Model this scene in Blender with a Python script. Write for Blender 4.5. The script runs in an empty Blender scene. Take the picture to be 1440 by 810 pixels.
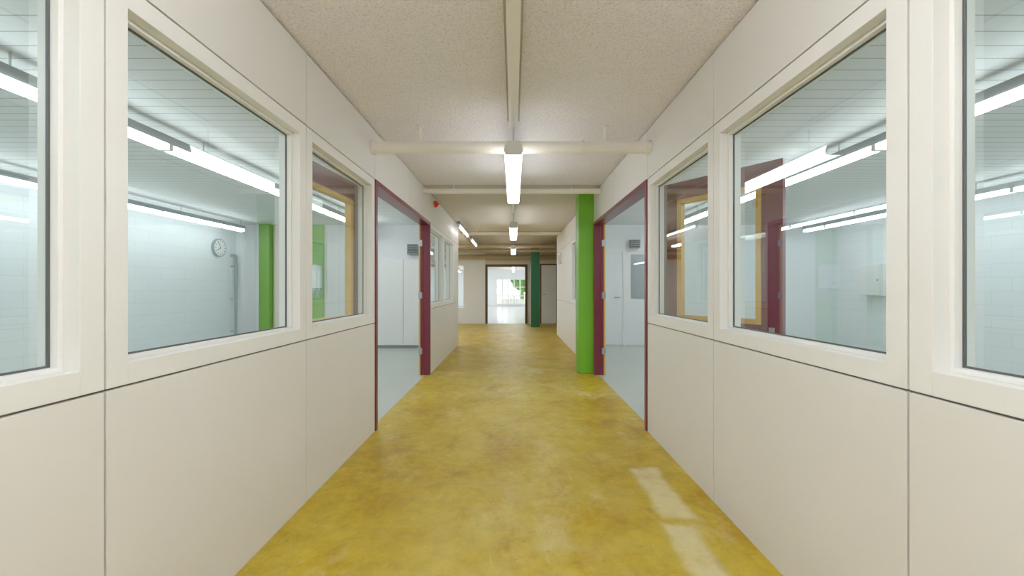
import bpy, math, random
from mathutils import Matrix, Vector
random.seed(3)
S=bpy.context.scene
EYE=1.25; ZC=2.635
# ------------------------------------------------ materials
def mat(name,col,rough=.5,metal=0,var=.04,vscale=3,bump=0,bscale=60,emit=0,spec=.5,detail=3):
    m=bpy.data.materials.new(name); m.use_nodes=True
    n=m.node_tree.nodes; l=m.node_tree.links; p=n['Principled BSDF']
    p.inputs['Roughness'].default_value=rough; p.inputs['Metallic'].default_value=metal
    p.inputs['Specular IOR Level'].default_value=spec
    tc=n.new('ShaderNodeTexCoord'); nz=n.new('ShaderNodeTexNoise')
    nz.inputs['Scale'].default_value=vscale; nz.inputs['Detail'].default_value=4
    l.new(tc.outputs['Object'],nz.inputs['Vector'])
    mx=n.new('ShaderNodeMix'); mx.data_type='RGBA'
    mx.inputs[6].default_value=(*[c*(1-var) for c in col],1)
    mx.inputs[7].default_value=(*[min(1,c*(1+var)) for c in col],1)
    l.new(nz.outputs['Fac'],mx.inputs[0]); l.new(mx.outputs[2],p.inputs['Base Color'])
    if bump:
        b=n.new('ShaderNodeTexNoise'); b.inputs['Scale'].default_value=bscale; b.inputs['Detail'].default_value=detail
        l.new(tc.outputs['Object'],b.inputs['Vector'])
        bp=n.new('ShaderNodeBump'); bp.inputs['Strength'].default_value=bump; bp.inputs['Distance'].default_value=.01
        l.new(b.outputs['Fac'],bp.inputs['Height']); l.new(bp.outputs[0],p.inputs['Normal'])
    if emit:
        p.inputs['Emission Color'].default_value=(*col,1); p.inputs['Emission Strength'].default_value=emit
    return m
def glassmat(name,tint,f0,pw):
    m=bpy.data.materials.new(name); m.use_nodes=True
    n=m.node_tree.nodes; l=m.node_tree.links; n.clear()
    o=n.new('ShaderNodeOutputMaterial'); mx=n.new('ShaderNodeMixShader')
    t=n.new('ShaderNodeBsdfTransparent'); t.inputs[0].default_value=(*tint,1)
    g=n.new('ShaderNodeBsdfGlossy'); g.inputs['Roughness'].default_value=0.0
    g.inputs[0].default_value=(.95,1,.98,1)
    lw=n.new('ShaderNodeLayerWeight'); lw.inputs[0].default_value=.5
    a=n.new('ShaderNodeMath'); a.operation='POWER'; a.inputs[1].default_value=pw
    b=n.new('ShaderNodeMath'); b.operation='MULTIPLY_ADD'; b.inputs[1].default_value=1-f0; b.inputs[2].default_value=f0
    l.new(lw.outputs['Facing'],a.inputs[0]); l.new(a.outputs[0],b.inputs[0]); l.new(b.outputs[0],mx.inputs[0])
    l.new(t.outputs[0],mx.inputs[1]); l.new(g.outputs[0],mx.inputs[2]); l.new(mx.outputs[0],o.inputs[0])
    return m
PANEL=mat('wall_panel',(.80,.772,.735),.45,var=.03,vscale=2.2)
FRAME=mat('frame_white',(.87,.85,.815),.35,var=.015)
GAP=mat('joint_dark',(.14,.11,.09),.8)
TRUNK_SHADE=mat('trunking_shade_strip',(.45,.40,.36),.8)
GASK=mat('gasket',(.07,.08,.08),.5)
GLASS=glassmat('glass',(.91,.97,.97),.14,4)
GLASS2=glassmat('door_glass',(.95,.98,.98),.05,5)
MAROON=mat('maroon_paint',(.17,.012,.032),.3,var=.08)
GOLD=mat('wood_bead',(.72,.40,.06),.4,var=.1,vscale=12)
GREEN=mat('green_paint',(.15,.47,.01),.4,var=.05)
GREEN2=mat('olive_green_paint',(.17,.36,.05),.4,var=.05)
DGREEN=mat('dark_green_paint',(.005,.11,.04),.4,var=.05)
PLAST=mat('white_plastic',(.86,.85,.83),.35)
TRUNK=mat('trunking_white',(.98,.97,.99),.3,var=.005)
PIPE=mat('pipe_paint',(.92,.875,.80),.35,var=.03)
BPIPE=mat('pipe_beige_dark',(.36,.27,.16),.5)
HOUS=mat('lamp_housing',(.28,.31,.32),.4)
METAL=mat('metal',(.5,.5,.5),.3,metal=1)
BLACK=mat('black',(.02,.02,.02),.5)
RED=mat('red_plastic',(.75,.02,.02),.3)
BROWN=mat('brown_frame',(.09,.04,.015),.5)
TUBE=mat('lamp_diffuser',(.96,.985,1),.3,var=0,emit=7)
TUBE_S=mat('lamp_diffuser_side',(.96,.985,1),.3,var=0,emit=9)
TUBE_B=mat('lamp_diffuser_strong',(.96,.985,1),.3,var=0,emit=17)
TUBE_BS=mat('lamp_diffuser_strong_side',(.96,.985,1),.3,var=0,emit=44)
TUBE_F=mat('far_lamp_diffuser',(.97,.99,1),.3,var=0,emit=20)
TUBE_R=mat('room_lamp_diffuser',(.90,.98,1),.3,var=0,emit=12.5)
TUBE_D=mat('dim_lamp_diffuser',(.93,.97,1),.3,var=0,emit=5)
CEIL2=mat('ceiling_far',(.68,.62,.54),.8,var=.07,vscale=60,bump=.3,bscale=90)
CEIL3=mat('ceiling_far_dark',(.34,.27,.18),.8,var=.05,vscale=40)  # low light at the far end put into a darker brown
WHITEW=mat('white_wall',(.84,.86,.875),.6,var=.02)
BEIGEW=mat('beige_wall',(.66,.60,.49),.6,var=.04)
RFLOOR=mat('room_floor',(.50,.54,.48),.3,var=.06,vscale=2)
FARFLOOR=mat('far_floor',(.66,.66,.65),.2,var=.05)
GRASS=mat('paving_and_grass',(.40,.44,.33),.9,var=.3,vscale=.5)
LEAF=mat('leaves',(.14,.30,.06),.8,var=.5,vscale=6)
BARK=mat('bark',(.15,.10,.06),.9,var=.3)

def plaster():
    m=mat('ceiling_plaster',(.9,.86,.87),.9,bump=1,bscale=75,detail=4)
    n=m.node_tree.nodes; l=m.node_tree.links; p=n['Principled BSDF']; tc=[x for x in n if x.type=='TEX_COORD'][0]
    z=n.new('ShaderNodeTexNoise'); z.inputs['Scale'].default_value=80; z.inputs['Detail'].default_value=5; z.inputs['Roughness'].default_value=.65
    l.new(tc.outputs['Object'],z.inputs['Vector'])
    r=n.new('ShaderNodeValToRGB'); e=r.color_ramp.elements; e.new(.5)
    for i,(q,c) in enumerate(((.36,(.76,.70,.72)),(.47,(.92,.87,.90)),(.62,(.98,.94,.98)))): e[i].position=q; e[i].color=(*c,1)  # darker stops put the shade of plaster pits into the colour
    l.new(z.outputs[0],r.inputs[0]); l.new(r.outputs[0],p.inputs['Base Color'])
    return m
PLASTER=plaster()
def linemat(name,col,dark,kind,bstr=.4,rough=.6):
    m=mat(name,col,rough,var=.02); n=m.node_tree.nodes; l=m.node_tree.links; p=n['Principled BSDF']
    tc=[x for x in n if x.type=='TEX_COORD'][0]
    br=n.new('ShaderNodeTexBrick'); 
    for i,c in ((1,col),(2,tuple(x*.98 for x in col)),(3,dark)): br.inputs[i].default_value=(*c,1)
    br.inputs['Scale'].default_value=1
    if kind=='slat':
        br.offset=0; br.inputs['Brick Width'].default_value=50; br.inputs['Row Height'].default_value=.13; br.inputs['Mortar Size'].default_value=.006
        l.new(tc.outputs['Object'],br.inputs['Vector'])
    else:
        br.inputs['Brick Width'].default_value=.5; br.inputs['Row Height'].default_value=.2; br.inputs['Mortar Size'].default_value=.005
        sx=n.new('ShaderNodeSeparateXYZ'); cx=n.new('ShaderNodeCombineXYZ'); ad=n.new('ShaderNodeMath')
        l.new(tc.outputs['Object'],sx.inputs[0]); l.new(sx.outputs[0],ad.inputs[0]); l.new(sx.outputs[1],ad.inputs[1])
        l.new(ad.outputs[0],cx.inputs[0]); l.new(sx.outputs[2],cx.inputs[1]); l.new(cx.outputs[0],br.inputs['Vector'])
    br.inputs['Mortar Smooth'].default_value=.3
    l.new(br.outputs['Color'],p.inputs['Base Color'])
    bp=n.new('ShaderNodeBump'); bp.invert=True; bp.inputs['Strength'].default_value=bstr; bp.inputs['Distance'].default_value=.01
    l.new(br.outputs['Fac'],bp.inputs['Height']); l.new(bp.outputs[0],p.inputs['Normal'])
    return m
SLAT=linemat('ceiling_slats',(.72,.74,.735),(.34,.36,.36),'slat')
BLOCK=linemat('painted_block',(.86,.89,.905),(.76,.795,.81),'block',.15)

# yellow floor
def floormat():
    m=bpy.data.materials.new('yellow_floor'); m.use_nodes=True
    n=m.node_tree.nodes; l=m.node_tree.links; p=n['Principled BSDF']
    tc=n.new('ShaderNodeTexCoord')
    def noise(s,d=4,r=.55,dist=0,off=0,sy=1):
        z=n.new('ShaderNodeTexNoise'); z.inputs['Scale'].default_value=s; z.inputs['Detail'].default_value=d
        z.inputs['Roughness'].default_value=r; z.inputs['Distortion'].default_value=dist
        mp=n.new('ShaderNodeMapping'); mp.inputs['Location'].default_value=(off,off*.7,0); mp.inputs['Scale'].default_value=(1,sy,1)
        l.new(tc.outputs['Object'],mp.inputs[0]); l.new(mp.outputs[0],z.inputs['Vector']); return z
    def ramp(src,stops):
        r=n.new('ShaderNodeValToRGB'); e=r.color_ramp.elements
        while len(e)<len(stops): e.new(.5)
        for i,(q,c) in enumerate(stops): e[i].position=q; e[i].color=(*c,1)
        l.new(src,r.inputs[0]); return r
    def mix(f,a,b,t='MIX'):
        x=n.new('ShaderNodeMix'); x.data_type='RGBA'; x.blend_type=t
        if isinstance(f,float): x.inputs[0].default_value=f
        else: l.new(f,x.inputs[0])
        for i,v in ((6,a),(7,b)):
            if isinstance(v,tuple): x.inputs[i].default_value=(*v,1)
            else: l.new(v,x.inputs[i])
        return x.outputs[2]
    def mth(op,a,b=None,c=None):
        x=n.new('ShaderNodeMath'); x.operation=op
        for i,v in enumerate((a,b,c)):
            if v is None: continue
            if isinstance(v,(int,float)): x.inputs[i].default_value=v
            else: l.new(v,x.inputs[i])
        return x.outputs[0]
    sx=n.new('ShaderNodeSeparateXYZ'); l.new(tc.outputs['Object'],sx.inputs[0])
    base=ramp(noise(1.7,7,.66,.4).outputs[0],[(.30,(.45,.25,.003)),(.48,(.58,.385,.010)),(.70,(.66,.49,.04))]).outputs[0]
    sc=ramp(noise(9,6,.75).outputs[0],[(.34,(.70,.67,.60)),(.6,(1,1,1))]).outputs[0]
    c=mix(.85,base,sc,'MULTIPLY')
    # trafficked centre is paler than the edges
    lane=n.new('ShaderNodeMapRange'); lane.interpolation_type='SMOOTHSTEP'
    lane.inputs[1].default_value=1.0; lane.inputs[2].default_value=.15; l.new(mth('ABSOLUTE',sx.outputs[0]),lane.inputs[0])
    ln=ramp(noise(2.6,8,.72,.2,11.).outputs[0],[(.38,(.05,.05,.05)),(.62,(1,1,1))]).outputs[0]
    c=mix(mth('MULTIPLY',mth('MULTIPLY',lane.outputs[0],ln),.5),c,(.72,.60,.18))
    s1=ramp(noise(1.9,7,.7,.2,7.3,.6).outputs[0],[(.54,(0,0,0)),(.68,(.55,.55,.55))]).outputs[0]
    c=mix(s1,c,(.78,.67,.26))
    s4=ramp(noise(2.4,8,.75,.3,21.,.8).outputs[0],[(.56,(0,0,0)),(.68,(.55,.55,.55))]).outputs[0]
    c=mix(s4,c,(.36,.20,.006))
    s2=ramp(noise(28,3,.8,0,3).outputs[0],[(.64,(0,0,0)),(.71,(.6,.6,.6))]).outputs[0]
    c=mix(s2,c,(.26,.14,.015))
    s3=ramp(noise(16,5,.8,.8,5,.4).outputs[0],[(.61,(0,0,0)),(.70,(.45,.45,.45))]).outputs[0]
    c=mix(s3,c,(.80,.70,.30))
    w=mth('MULTIPLY_ADD',noise(4,5).outputs[0],.10,-.05)
    X=mth('ADD',sx.outputs[0],w); Y=mth('ADD',sx.outputs[1],w)
    def patch(cx,hx,cy,hy,soft=.03):
        a=mth('SUBTRACT',hx,mth('ABSOLUTE',mth('SUBTRACT',X,cx)))
        b=mth('SUBTRACT',hy,mth('ABSOLUTE',mth('SUBTRACT',Y,cy)))
        r=n.new('ShaderNodeMapRange'); r.interpolation_type='SMOOTHSTEP'; r.inputs[1].default_value=0; r.inputs[2].default_value=soft
        l.new(mth('MINIMUM',a,b),r.inputs[0]); return r.outputs[0]
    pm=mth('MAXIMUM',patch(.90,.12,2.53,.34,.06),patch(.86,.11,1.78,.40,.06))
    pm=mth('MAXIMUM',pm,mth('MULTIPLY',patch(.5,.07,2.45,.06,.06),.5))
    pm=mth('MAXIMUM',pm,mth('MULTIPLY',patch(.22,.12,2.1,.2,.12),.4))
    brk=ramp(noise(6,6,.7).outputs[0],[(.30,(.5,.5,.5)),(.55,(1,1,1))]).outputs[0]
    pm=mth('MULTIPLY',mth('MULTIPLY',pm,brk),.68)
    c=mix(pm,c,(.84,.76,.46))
    l.new(c,p.inputs['Base Color'])
    p.inputs['Specular IOR Level'].default_value=.35
    rr=n.new('ShaderNodeMapRange'); rr.inputs[3].default_value=.28; rr.inputs[4].default_value=.6
    l.new(noise(3,6).outputs[0],rr.inputs[0]); l.new(rr.outputs[0],p.inputs['Roughness'])
    bp=n.new('ShaderNodeBump'); bp.inputs['Strength'].default_value=.08
    l.new(noise(25).outputs[0],bp.inputs['Height']); l.new(bp.outputs[0],p.inputs['Normal'])
    return m
YFLOOR=floormat()

# ------------------------------------------------ mesh builder
class B:
    def __init__(s): s.v=[];s.f=[];s.m=[];s.mats=[];s.sm=[];s.M=Matrix.Identity(4)
    def mi(s,m):
        if m not in s.mats: s.mats.append(m)
        return s.mats.index(m)
    def add(s,vs,fs,m,sm=False):
        o=len(s.v); s.v+=[tuple(s.M@Vector(v)) for v in vs]
        for i_,f in enumerate(fs):
            s.f.append([o+i for i in f]); s.m.append(s.mi(m[i_] if isinstance(m,list) else m)); s.sm.append(sm)
    def box(s,x0,x1,y0,y1,z0,z1,m):
        x0,x1=sorted((x0,x1));y0,y1=sorted((y0,y1));z0,z1=sorted((z0,z1))
        s.add([(x0,y0,z0),(x1,y0,z0),(x1,y1,z0),(x0,y1,z0),(x0,y0,z1),(x1,y0,z1),(x1,y1,z1),(x0,y1,z1)],
          [(0,3,2,1),(4,5,6,7),(0,1,5,4),(1,2,6,5),(2,3,7,6),(3,0,4,7)],m)
    def cyl(s,p0,p1,r,m,n=24,r1=None):
        p0=Vector(p0);p1=Vector(p1);d=(p1-p0).normalized(); r1=r if r1 is None else r1
        a=d.orthogonal().normalized();b=d.cross(a)
        vs=[];
        for p,q in ((p0,r),(p1,r1)):
            for i in range(n):
                t=2*math.pi*i/n; vs.append(tuple(p+(a*math.cos(t)+b*math.sin(t))*q))
        s.add(vs,[(i,(i+1)%n,n+(i+1)%n,n+i) for i in range(n)],m,True)
        s.add(vs,[tuple(range(n))[::-1],tuple(range(n,2*n))],m)
    def quad(s,vs,m): s.add(vs,[(0,1,2,3)],m)
    def build(s,name,bevel=0):
        me=bpy.data.meshes.new(name); me.from_pydata(s.v,[],s.f)
        for m in s.mats: me.materials.append(m)
        for i,p in enumerate(me.polygons): p.material_index=s.m[i]; p.use_smooth=s.sm[i]
        me.update()
        o=bpy.data.objects.new(name,me); S.collection.objects.link(o)
        if bevel:
            b=o.modifiers.new('bevel','BEVEL'); b.width=bevel; b.segments=2; b.limit_method='ANGLE'; b.angle_limit=math.radians(50)
        return o

Y0=1.215; MOD=1.18
yb=lambda k:Y0+MOD*k
YBACK=yb(-4); TH=.12
WL=1.21; WR=1.17
SILL=.945; HEAD=2.2
wn=[0]; dn=[0]
def partition(sgn,W,nm,ks,kwin,kdoor,yend):
    w=B(); g=.0035
    def bx(a,b,y0,y1,z0,z1,m): w.box(sgn*a,sgn*b,y0,y1,z0,z1,m)
    for k in ks:
        y0,y1=yb(k),min(yb(k+1),yend)
        if y1-y0<.05: continue
        bx(W,W+TH,y0+g,y1-g,HEAD+g,ZC-.012,PANEL)
        if k in kdoor: continue
        bx(W,W+TH,y0+g,y1-g,0,SILL-g,PANEL)
        if k not in kwin: bx(W,W+TH,y0+g,y1-g,SILL+g,HEAD-g,PANEL)
    dy0=yb(kdoor[0]); dy1=yb(kdoor[-1]+1)
    for a,b in ((YBACK,dy0-.005),(dy1+.005,yend-.005)):
        bx(W+.012,W+TH-.012,a,b,0,SILL+.01,GAP)
    bx(W+.012,W+TH-.012,YBACK,yend-.005,HEAD-.006,ZC,GAP)
    for k in list(ks)[1:]:
        if k in kdoor and k-1 in kdoor: continue
        y=yb(k)
        if y<yend-.1 and not(k==kdoor[0] or k==kdoor[-1]+1): bx(W+.012,W+TH-.012,y-.015,y+.015,SILL,HEAD,GAP)
    w.build(nm,.0015)
    for k in kwin:
        y0,y1=yb(k)+g,yb(k+1)-g; z0,z1=SILL+g,HEAD-g; F=.068
        wn[0]+=1; b=B()
        def q(a,c,yy0,yy1,zz0,zz1,m): b.box(sgn*a,sgn*c,yy0,yy1,zz0,zz1,m)
        q(W,W+TH,y0,y0+F,z0,z1,FRAME); q(W,W+TH,y1-F,y1,z0,z1,FRAME)
        q(W,W+TH,y0+F,y1-F,z0,z0+F,FRAME); q(W,W+TH,y0+F,y1-F,z1-F,z1,FRAME)
        a0,a1,c0,c1=y0+F,y1-F,z0+F,z1-F; t=.014
        for (r0,r1,tt,mm) in ((W+.045,W+.069,t,FRAME),(W+.069,W+.075,t+.006,GASK),(W+.075,W+.10,t,FRAME)):
            q(r0,r1,a0,a0+tt,c0,c1,mm);q(r0,r1,a1-tt,a1,c0,c1,mm);q(r0,r1,a0+tt,a1-tt,c0,c0+tt,mm);q(r0,r1,a0+tt,a1-tt,c1-tt,c1,mm)
        X=sgn*(W+.072)
        b.quad([(X,a0,c0),(X,a1,c0),(X,a1,c1),(X,a0,c1)],GLASS)
        b.build('window_%d'%wn[0],.0015)
    dn[0]+=1; b=B()
    def q(a,c,yy0,yy1,zz0,zz1,m): b.box(sgn*a,sgn*c,yy0,yy1,zz0,zz1,m)
    j=.045
    q(W-.012,W+TH+.015,dy0,dy0+j,0,HEAD,MAROON); q(W-.012,W+TH+.015,dy1-j,dy1,0,HEAD,MAROON)
    q(W-.012,W+TH+.015,dy0+j,dy1-j,HEAD-j,HEAD,MAROON)
    q(W+TH-.035,W+TH+.005,dy1-j-.012,dy1-j,0,HEAD-j,MAROON)
    q(W+TH+.006,W+TH+.03,dy1-j-.014,dy1-j+.01,0,HEAD-j,GOLD)
    for z in (.3,1.1,1.85): q(W+TH-.02,W+TH+.035,dy1-j-.02,dy1-j-.01,z,z+.09,METAL)
    return b,dy0+j
def leaf(b,hx,hy,ang,sgn,wd):
    d=Vector((sgn*math.sin(ang),-math.cos(ang),0)); nrm=Vector((0,0,1)).cross(d)
    M=Matrix((( d.x,nrm.x,0,hx),(d.y,nrm.y,0,hy),(0,0,1,0),(0,0,0,1))); b.M=M
    t=.022; zt=HEAD-.05; st=.14; gz=.985; gt=zt-.15
    b.box(0,st,-t,t,.01,zt,MAROON); b.box(wd-st,wd,-t,t,.01,zt,MAROON)
    b.box(st,wd-st,-t,t,.01,gz,MAROON); b.box(st,wd-st,-t,t,gt,zt,MAROON)
    k=.038
    for (u0,u1,z0,z1) in ((st,st+k,gz,gt),(wd-st-k,wd-st,gz,gt),(st+k,wd-st-k,gz,gz+k),(st+k,wd-st-k,gt-k,gt)):
        b.box(u0,u1,-t-.006,t+.006,z0,z1,GOLD)
    b.quad([(st+k,0,gz+k),(wd-st-k,0,gz+k),(wd-st-k,0,gt-k),(st+k,0,gt-k)],GLASS2)
    for s in (-1,1):
        b.cyl((wd-.07,s*t,.93),(wd-.07,s*(t+.05),.93),.011,METAL,12)
        b.cyl((wd-.07,s*(t+.045),.93),(wd-.19,s*(t+.045),.93),.010,METAL,12)
        b.box(wd-.09,wd-.05,s*t,s*(t+.006),.84,1.0-.03,METAL)
    for z in (.25,1.0,1.8): b.cyl((-.008,t*.9,z),(-.008,t*.9,z+.1),.009,METAL,12)
    b.M=Matrix.Identity(4)
b,h=partition(-1,WL,'wall_left',range(-4,7),[-4,-3,-2,-1,0,1,4,5],[2,3],9.0)
leaf(b,-(WL+TH+.045),h+.0,math.radians(5),-1,.95); b.build('door_1',.002)
b,h=partition(1,WR,'wall_right',range(-4,9),[-4,-3,-2,-1,0,1,5],[2,3],11.05)
leaf(b,WR+TH+.045,h+.0,math.radians(35),1,.95); b.build('door_2',.002)

# ------------------------------------------------ shell
XL=-6.1; XR=7.0; T=.15; YE=14.4; YF=28
f=B()
f.box(-WL-TH/2,WR+TH/2,YBACK-T,YE,-.1,0,YFLOOR)
f.box(XL-T,-WL-TH/2,9.06,YE,-.1,0,YFLOOR); f.box(WR+TH/2,XR+T,11.05,YE,-.1,0,YFLOOR)
f.box(XL-T,-WL-TH/2,YBACK-T,9.06,-.1,0,RFLOOR); f.box(WR+TH/2,XR+T,YBACK-T,11.05,-.1,0,RFLOOR)
f.box(XL-T,XR+T,YE,YF+T,-.1,0,FARFLOOR)
f.build('floor')
c=B()
c.box(-WL-TH,WR+TH,YBACK-T,5.5,ZC,ZC+.15,PLASTER)
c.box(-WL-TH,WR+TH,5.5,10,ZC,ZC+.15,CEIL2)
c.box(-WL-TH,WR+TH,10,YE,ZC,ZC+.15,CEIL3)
c.box(XL-T,-WL-TH,YBACK-T,9.0,ZC,ZC+.15,SLAT); c.box(WR+TH,XR+T,YBACK-T,11.05,ZC,ZC+.15,SLAT)
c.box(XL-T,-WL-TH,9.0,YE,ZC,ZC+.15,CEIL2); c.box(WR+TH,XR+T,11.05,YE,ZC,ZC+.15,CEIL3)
c.box(XL-T,XR+T,YE,YF+T,ZC,ZC+.15,WHITEW)
c.build('ceiling')
w=B(); w.box(XL-T,XL,YBACK-T,9.5,0,ZC,BLOCK)
w.box(XL-T,XL,9.5,13.8,0,.9,WHITEW); w.box(XL-T,XL,9.5,13.8,2.3,ZC,WHITEW); w.box(XL-T,XL,13.8,16,0,ZC,WHITEW)
w.box(XL-T,XL,16,27,0,.9,WHITEW); w.box(XL-T,XL,16,27,2.3,ZC,WHITEW); w.box(XL-T,XL,27,YF+T,0,ZC,WHITEW)
w.build('wall_outer_left')
w=B(); w.box(XR,XR+T,YBACK-T,16,0,ZC,BLOCK); w.box(XR,XR+T,16,27,0,.9,WHITEW); w.box(XR,XR+T,16,27,2.3,ZC,WHITEW); w.box(XR,XR+T,27,YF+T,0,ZC,WHITEW)
w.build('wall_outer_right')
w=B(); w.box(XL,XR,YBACK-T,YBACK,0,ZC,WHITEW); w.build('wall_back')
w=B(); w.box(XL,-WL-TH,9.0,9.12,0,ZC,WHITEW); w.build('wall_room_left')
RX0=WR+TH
w=B(); w.box(RX0,2.52,9.0,9.12,0,ZC,WHITEW); w.box(3.7,XR,9.0,9.12,0,ZC,WHITEW)
w.box(2.52,3.7,9.0,9.12,0,.95,WHITEW); w.box(2.52,3.7,9.0,9.12,2.05,ZC,WHITEW); w.build('wall_room_right')
w=B(); w.box(RX0,XR,11.05,11.17,0,ZC,WHITEW); w.build('wall_room_right.001')

def window_y(y,x0,x1,z0,z1,nx,nz,F=.06,d=.08,tint=GLASS):
    wn[0]+=1; b=B()
    b.box(x0,x1,y,y+d,z0,z0+F,FRAME); b.box(x0,x1,y,y+d,z1-F,z1,FRAME)
    for i in range(nx+1):
        x=x0+(x1-x0-F)*i/nx; b.box(x,x+F,y,y+d,z0+F,z1-F,FRAME)
    for i in range(1,nz):
        z=z0+(z1-z0)*i/nz; b.box(x0+F,x1-F,y+.01,y+d-.01,z-.03,z+.03,FRAME)
    ym=y+d/2; b.quad([(x0+F,ym,z0+F),(x1-F,ym,z0+F),(x1-F,ym,z1-F),(x0+F,ym,z1-F)],tint)
    b.build('window_%d'%wn[0])
def window_x(x,y0,y1,z0,z1,n,F=.06,d=.08):
    wn[0]+=1; b=B()
    b.box(x,x+d,y0,y1,z0,z0+F,FRAME); b.box(x,x+d,y0,y1,z1-F,z1,FRAME)
    for i in range(n+1):
        y=y0+(y1-y0-F)*i/n; b.box(x,x+d,y,y+F,z0+F,z1-F,FRAME)
    xm=x+d/2; b.quad([(xm,y0+F,z0+F),(xm,y1-F,z0+F),(xm,y1-F,z1-F),(xm,y0+F,z1-F)],GLASS2)
    b.build('window_%d'%wn[0])
window_y(9.02,2.52,3.7,.95,2.05,2,1)
window_x(XL-.11,9.5,13.8,.9,2.3,4)  # unseen side window, added to let in fill daylight
window_x(XL-.11,16,27,.9,2.3,9); window_x(XR+.03,16,27,.9,2.3,9)  # unseen side windows, added to light the far room
# end partition of corridor
w=B()
w.box(XL,-2.7,YE,YE+T,0,ZC,WHITEW); w.box(-2.7,-1.7,YE,YE+T,0,.5,WHITEW); w.box(-2.7,-1.7,YE,YE+T,2.1,ZC,WHITEW)
w.box(-1.7,-.99,YE,YE+T,0,ZC,WHITEW); w.box(-.99,.49,YE,YE+T,2.08,ZC,BEIGEW)
w.box(.49,XR,YE,YE+T,0,ZC,BEIGEW)
w.build('wall_front')
window_y(YE+.03,-2.7,-1.7,.5,2.1,2,1,tint=GLASS2)
dn[0]+=1; b=B()
b.box(-.99,-.91,YE-.02,YE+T+.02,0,2.08,BROWN); b.box(.41,.49,YE-.02,YE+T+.02,0,2.08,BROWN); b.box(-.91,.41,YE-.02,YE+T+.02,2.0,2.08,BROWN)
b.build('door_%d'%dn[0])
dn[0]+=1; b=B()
b.box(.93,.98,YE-.03,YE,0,2.1,BROWN); b.box(1.5,1.55,YE-.03,YE,0,2.1,BROWN); b.box(.98,1.5,YE-.03,YE,2.05,2.1,BROWN)
b.box(.98,1.5,YE-.02,YE,0.01,2.05,PLAST); b.cyl((1.05,YE-.07,1.02),(1.16,YE-.07,1.02),.012,METAL,10); b.cyl((1.05,YE-.07,1.02),(1.05,YE-.01,1.02),.012,METAL,10)
b.build('door_%d'%dn[0])
# far room wall
w=B(); w.box(XL,-1.2,YF,YF+T,0,ZC,WHITEW); w.box(1.3,XR,YF,YF+T,0,ZC,WHITEW)
w.box(-1.2,1.3,YF,YF+T,0,.12,WHITEW); w.box(-1.2,1.3,YF,YF+T,1.9,ZC,WHITEW); w.build('wall_far')
window_y(YF+.03,-1.2,1.3,.12,1.9,6,3,.08,tint=GLASS2)
w=B(); w.box(-1.65,-1.5,19.0,23.0,0,ZC,WHITEW); w.build('wall_stub')
for y in (17,20,23,26):
    b=B(); b.box(XL,XR,y,y+.25,ZC-.2,ZC-.001,BEIGEW); b.build('ceiling_beam',.004)
b=B()
for i in range(14): b.box(-.8+i*.11,-.72+i*.11,YF-.16,YF-.06,.12,.5,PLAST)
b.box(-.8,.72,YF-.13,YF-.09,.16,.2,PLAST); b.box(-.8,.72,YF-.13,YF-.09,.42,.46,PLAST)
for x in (-.7,.6): b.box(x,x+.04,YF-.13,YF-.09,0,.16,PLAST)
b.build('radiator',.006)

# ------------------------------------------------ columns
b=B(); b.box(.95,WR-.001,5.96,6.26,0,ZC,GREEN); b.build('green_column',.008)
b=B(); b.box(.56,.84,13.1,13.4,0,ZC,DGREEN); b.build('green_column.001',.008)
b=B(); b.box(-5.50,-5.27,8.84,8.999,0,ZC,GREEN2); b.build('green_column.002',.008)

# ------------------------------------------------ ceiling luminaires
def lum(y0,y1,x=0.0,m=TUBE,ms_=TUBE_S,w=.147):
    b=B(); zt=EYE+1.13; zb=EYE+1.03; h=w/2
    b.box(x-h*.72,x+h*.72,y0,y1,zt-.025,zt,PLAST)
    def prism(ya,yb_,hw,m,inset=0):
        vs=[]
        for y in (ya,yb_):
            vs+=[(x-hw*.8,y,zt-.025),(x-hw,y,zb+.03),(x-hw*.85,y,zb+inset),(x+hw*.85,y,zb+inset),(x+hw,y,zb+.03),(x+hw*.8,y,zt-.025)]
        ms=[PLAST]*8 if m is PLAST else [m,m,ms_,m,m,m,ms_,m]
        b.add(vs,[(0,1,2,3,4,5),(11,10,9,8,7,6)]+[(i,(i+1)%6+0,(i+1)%6+6,i+6)[::-1] for i in range(6)],ms)
    prism(y0,y0+.03,h,PLAST); prism(y1-.03,y1,h,PLAST); prism(y0+.03,y1-.03,h*.96,m,.003)
    for y in (y0+.3,y1-.3): b.cyl((x,y,zt),(x,y,ZC-.055),.008,METAL,8)
    b.build('ceiling_lamp')
for y in (-2.9,-.75): lum(y,y+1.89,0,TUBE_B,TUBE_BS)
for y in (3.14,7.0,10.85): lum(y,y+1.89)
for y,l in ((7.9,1.6),(10.2,1.5)):
    b=B(); x=-1.06; z=EYE+1.2
    b.box(x-.035,x+.035,y,y+l,z+.03,z+.09,HOUS); b.cyl((x,y+.03,z+.005),(x,y+l-.03,z+.005),.022,TUBE_D,12)
    for yy in (y,y+l-.03): b.box(x-.025,x+.025,yy,yy+.03,z-.025,z+.04,PLAST)
    for yy in (y+.2,y+l-.2): b.cyl((x,yy,z+.08),(x,yy,ZC-.001),.006,METAL,8)
    b.build('fluorescent_tube_lamp')
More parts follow.
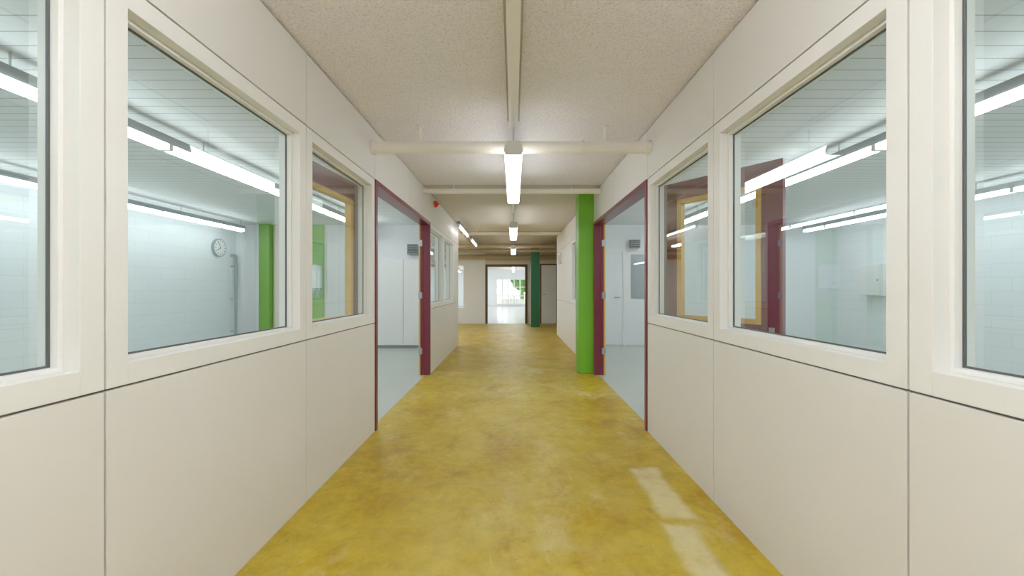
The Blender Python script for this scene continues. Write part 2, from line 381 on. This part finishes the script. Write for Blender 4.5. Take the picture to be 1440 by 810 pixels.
def row(x,y0,y1,m=TUBE_R):
    b=B(); z=EYE+1.17-(.14 if y0>15 else 0); L=1.5; y=y0
    b.box(x-.035,x+.035,y0,y1,z+.05,z+.12,HOUS)
    while y<y1-.2:
        e=min(y+L,y1)-.04; b.box(x-.042,x+.042,y,e,z,z+.045,m)
        b.box(x-.045,x+.045,y-.02,y,z-.003,z+.05,PLAST); b.box(x-.045,x+.045,e,e+.02,z-.003,z+.05,PLAST)
        b.cyl((x,y+.4,z+.1),(x,y+.4,ZC-.001),.006,METAL,8); y+=L
    b.build('fluorescent_light_row')
row(-2.95,-2.5,8.6); row(-5.6,-2.5,8.5); row(3.1,-2.5,8.6); row(6.1,-2.5,8.6)
for x in (-3.5,0,3.5): row(x,16,27,TUBE_F)  # lamp rows added to brighten the far room
row(-3.6,9.6,11.8,TUBE_BS); row(-2.1,9.6,11.8,TUBE_B)  # unseen lamp rows, added to brighten the open area and its end wall
# trunking along ceiling, on a darker strip that paints a shadow line beside it
b=B(); b.box(-.050,.050,YBACK+.01,3.39,ZC-.006,ZC-.001,TRUNK_SHADE)
b.box(-.036,.036,YBACK+.01,3.38,ZC-.06,ZC-.006,TRUNK); b.box(-.018,.018,3.38,13.6,ZC-.03,ZC-.001,TRUNK); b.build('cable_trunking',.003)
# pipes
b=B(); z=EYE+1.2; y=3.5
b.cyl((-WL+.002,y,z),(WR-.002,y,z),.052,PIPE,32)
for x0,x1 in ((-WL+.002,-WL+.05),(.58,.60),(WR-.04,WR-.002)): b.cyl((x0,y,z),(x1,y,z),.060,PIPE,32)
for x in (-.8,.78):
    b.cyl((x-.012,y,z),(x+.012,y,z),.056,PIPE,32); b.cyl((x,y,z+.05),(x,y,ZC-.001),.014,PIPE,10); b.cyl((x,y,ZC-.012),(x,y,ZC-.001),.03,PIPE,16)
b.build('ceiling_pipe')
b=B(); z=EYE+1.3; y=5.5
b.cyl((-WL+.002,y,z),(WR-.002,y,z),.036,PIPE,24)
for x in (-.8,.78): b.cyl((x,y,z+.03),(x,y,ZC-.001),.007,PIPE,10); b.cyl((x-.01,y,z),(x+.01,y,z),.041,PIPE,24)
b.build('ceiling_pipe.001')
for i,(y,z,r) in enumerate(((9.75,1.3,.04),(12.0,1.22,.06),(12.9,1.18,.05),(13.9,1.05,.08))):
    b=B(); x0,x1=(-WL,WR-.002) if y<11 else (-5.5,5.5)
    b.cyl((x0,y,EYE+z),(x1,y,EYE+z),r,BPIPE if i else PIPE,20)
    for x in (-3,-.8,.8):
        if x>x0: b.cyl((x,y,EYE+z+r*.8),(x,y,ZC-.001),.008,METAL,8)
    b.build('ceiling_pipe.%03d'%(i+2))
# fire alarm
b=B(); b.cyl((-WL,6.2,2.52),(-WL+.02,6.2,2.52),.035,PLAST,20); b.cyl((-WL+.02,6.2,2.52),(-WL+.06,6.2,2.52),.055,RED,24,.045); b.cyl((-WL+.06,6.2,2.52),(-WL+.08,6.2,2.52),.02,RED,16)
b.build('fire_alarm_sounder')
b=B(); cy,cz=8.45,EYE+.83
b.cyl((XL,cy,cz),(XL+.05,cy,cz),.185,HOUS,40); b.cyl((XL+.05,cy,cz),(XL+.055,cy,cz),.165,PLAST,40)
for i in range(12):
    t=i*math.pi/6; b.M=Matrix.Translation((XL+.056,cy,cz))@Matrix.Rotation(t,4,'X'); b.box(0,.003,-.006,.006,.12,.155,BLACK)
for t,L in ((2.2,.10),(.5,.14)):
    b.M=Matrix.Translation((XL+.058,cy,cz))@Matrix.Rotation(t,4,'X'); b.box(0,.003,-.006,.006,-.02,L,BLACK)
b.M=Matrix.Identity(4); b.build('wall_clock')
b=B(); b.cyl((XL+.1,8.85,0),(XL+.1,8.85,1.95),.03,HOUS,16)
for z in (.3,1.0,1.7): b.box(XL,XL+.1,8.83,8.87,z,z+.03,METAL)
b.cyl((XL+.1,8.85,1.95),(XL,8.85,1.95),.03,HOUS,16); b.build('heating_pipe')
b=B(); b.box(-4.6,-4.15,8.96,9.0,0,ZC,GREEN); b.box(-5.25,-4.6,8.96,9.0,0,ZC,BEIGEW); b.build('painted_wall_panel',.003)
b=B(); b.box(-4.46,-4.18,8.7,8.96,EYE,EYE+.5,PLAST); b.box(-4.44,-4.20,8.72,8.96,EYE-.06,EYE,HOUS)
for x in (-4.4,-4.32,-4.24): b.cyl((x,8.85,EYE-.2),(x,8.85,EYE-.05),.012,METAL,10); b.cyl((x,8.85,EYE-.2),(x,8.96,EYE-.2),.012,METAL,10)
b.cyl((-4.32,8.69,EYE+.1),(-4.32,8.70,EYE+.1),.03,HOUS,16); b.build('water_heater',.01)
def cupboard(x0,x1,y,n,h):
    b=B(); b.box(x0,x1,y+.02,8.995,.06,h,PLAST); b.box(x0+.03,x1-.03,y+.05,8.97,0,.06,HOUS)
    s=(x1-x0)/n
    for i in range(n):
        b.box(x0+i*s+.004,x0+(i+1)*s-.004,y,y+.02,.07,h-.01,PLAST)
        hx=x0+(i+1)*s-.05 if i%2==0 else x0+i*s+.05
        b.cyl((hx,y-.025,.98),(hx,y-.025,1.1),.006,METAL,8)
        for z in (.98,1.1): b.cyl((hx,y-.025,z),(hx,y,z),.005,METAL,8)
    b.build('tall_cupboard',.003)
cupboard(-3.45,-1.7,8.5,3,1.85)
b=B(); b.box(-2.3,-2.05,8.85,9.0,1.98,2.2,HOUS)
for i in range(5): b.box(-2.28,-2.07,8.84,8.85,2.0+i*.04,2.02+i*.04,GASK)
b.build('ventilation_grille')
dn[0]+=1; b=B(); b.box(1.5,1.56,8.96,9.0,0,2.1,FRAME); b.box(2.4,2.46,8.96,9.0,0,2.1,FRAME); b.box(1.56,2.4,8.96,9.0,2.04,2.1,FRAME); b.box(1.56,2.4,8.975,9.0,.01,2.04,WHITEW)
b.cyl((2.32,8.92,1.05),(2.2,8.92,1.05),.01,METAL,10); b.cyl((2.32,8.92,1.05),(2.32,8.975,1.05),.01,METAL,10); b.build('door_%d'%dn[0])
b=B(); b.box(2.55,2.75,8.87,9.0,2.12,2.3,HOUS)
for i in range(4): b.box(2.57,2.73,8.86,8.87,2.14+i*.04,2.16+i*.04,GASK)
b.build('ventilation_grille')
b=B(); b.box(XR-.18,XR,7.6,8.1,EYE-.15,EYE+.45,PLAST); b.box(XR-.19,XR-.18,7.62,8.08,EYE-.13,EYE+.43,PLAST); b.cyl((XR-.2,7.66,EYE+.15),(XR-.18,7.66,EYE+.15),.02,METAL,12)
b.build('electrical_cabinet',.004)
b=B(); b.box(WR-.03,WR,9.9,10.4,1.85,2.1,PLAST)
for i in range(6): b.box(WR-.034,WR-.03,9.93,10.37,1.87+i*.035,1.885+i*.035,HOUS)
b.build('air_vent')
row(4.0,9.5,10.8)
# ------------------------------------------------ outside
b=B(); b.box(-60,60,-20,90,-.4,-.11,GRASS); b.build('ground')
import bmesh
def tree(x,y,h):
    bm=bmesh.new()
    bmesh.ops.create_cone(bm,cap_ends=True,segments=12,radius1=.22,radius2=.12,depth=h*.6+.3,matrix=Matrix.Translation((0,0,h*.3-.15)))
    nt=len(bm.faces)
    for i in range(16):
        a=random.uniform(0,6.28); r=random.uniform(0,h*.26); z=h*random.uniform(.3,.95)
        bmesh.ops.create_icosphere(bm,subdivisions=3,radius=h*random.uniform(.13,.22),matrix=Matrix.Translation((r*math.cos(a),r*math.sin(a),z)))
    bm.faces.ensure_lookup_table()
    for v in bm.verts:
        if len(v.link_faces)>4 and v.co.z>h*.15: v.co+=Vector([random.uniform(-.13,.13) for _ in range(3)])
    for i,f_ in enumerate(bm.faces): f_.material_index=0 if i<nt else 1
    me=bpy.data.meshes.new('tree'); bm.to_mesh(me); bm.free(); me.materials.append(BARK); me.materials.append(LEAF)
    o=bpy.data.objects.new('tree',me); o.location=(x,y,-.11); S.collection.objects.link(o)
for x,y,h in ((-2.6,42,4.6),(1.0,46,4.2),(4,43,5),(-7,44,6),(-14,12,6),(-14,22,6),(15,20,6)): tree(x,y,h)

# ------------------------------------------------ world / sun
wd=bpy.data.worlds.new('World'); S.world=wd; wd.use_nodes=True
bg=wd.node_tree.nodes['Background']; bg.inputs[0].default_value=(.86,.93,1,1); bg.inputs[1].default_value=3
sl=bpy.data.lights.new('sun','SUN'); sl.energy=3; sl.angle=.02; so=bpy.data.objects.new('sun',sl); so.rotation_euler=(math.radians(35),0,math.radians(160)); S.collection.objects.link(so)

cam=bpy.data.cameras.new('camera'); cam.lens=14.4; cam.sensor_width=36; cam.shift_x=-2/1440; cam.clip_start=.05; cam.clip_end=300
co=bpy.data.objects.new('camera',cam); co.location=(0,0,EYE); co.rotation_euler=(math.radians(90),0,0); S.collection.objects.link(co); S.camera=co
S.view_settings.view_transform='Standard'; S.view_settings.look='None'; S.view_settings.exposure=-0.06; S.view_settings.gamma=1.19
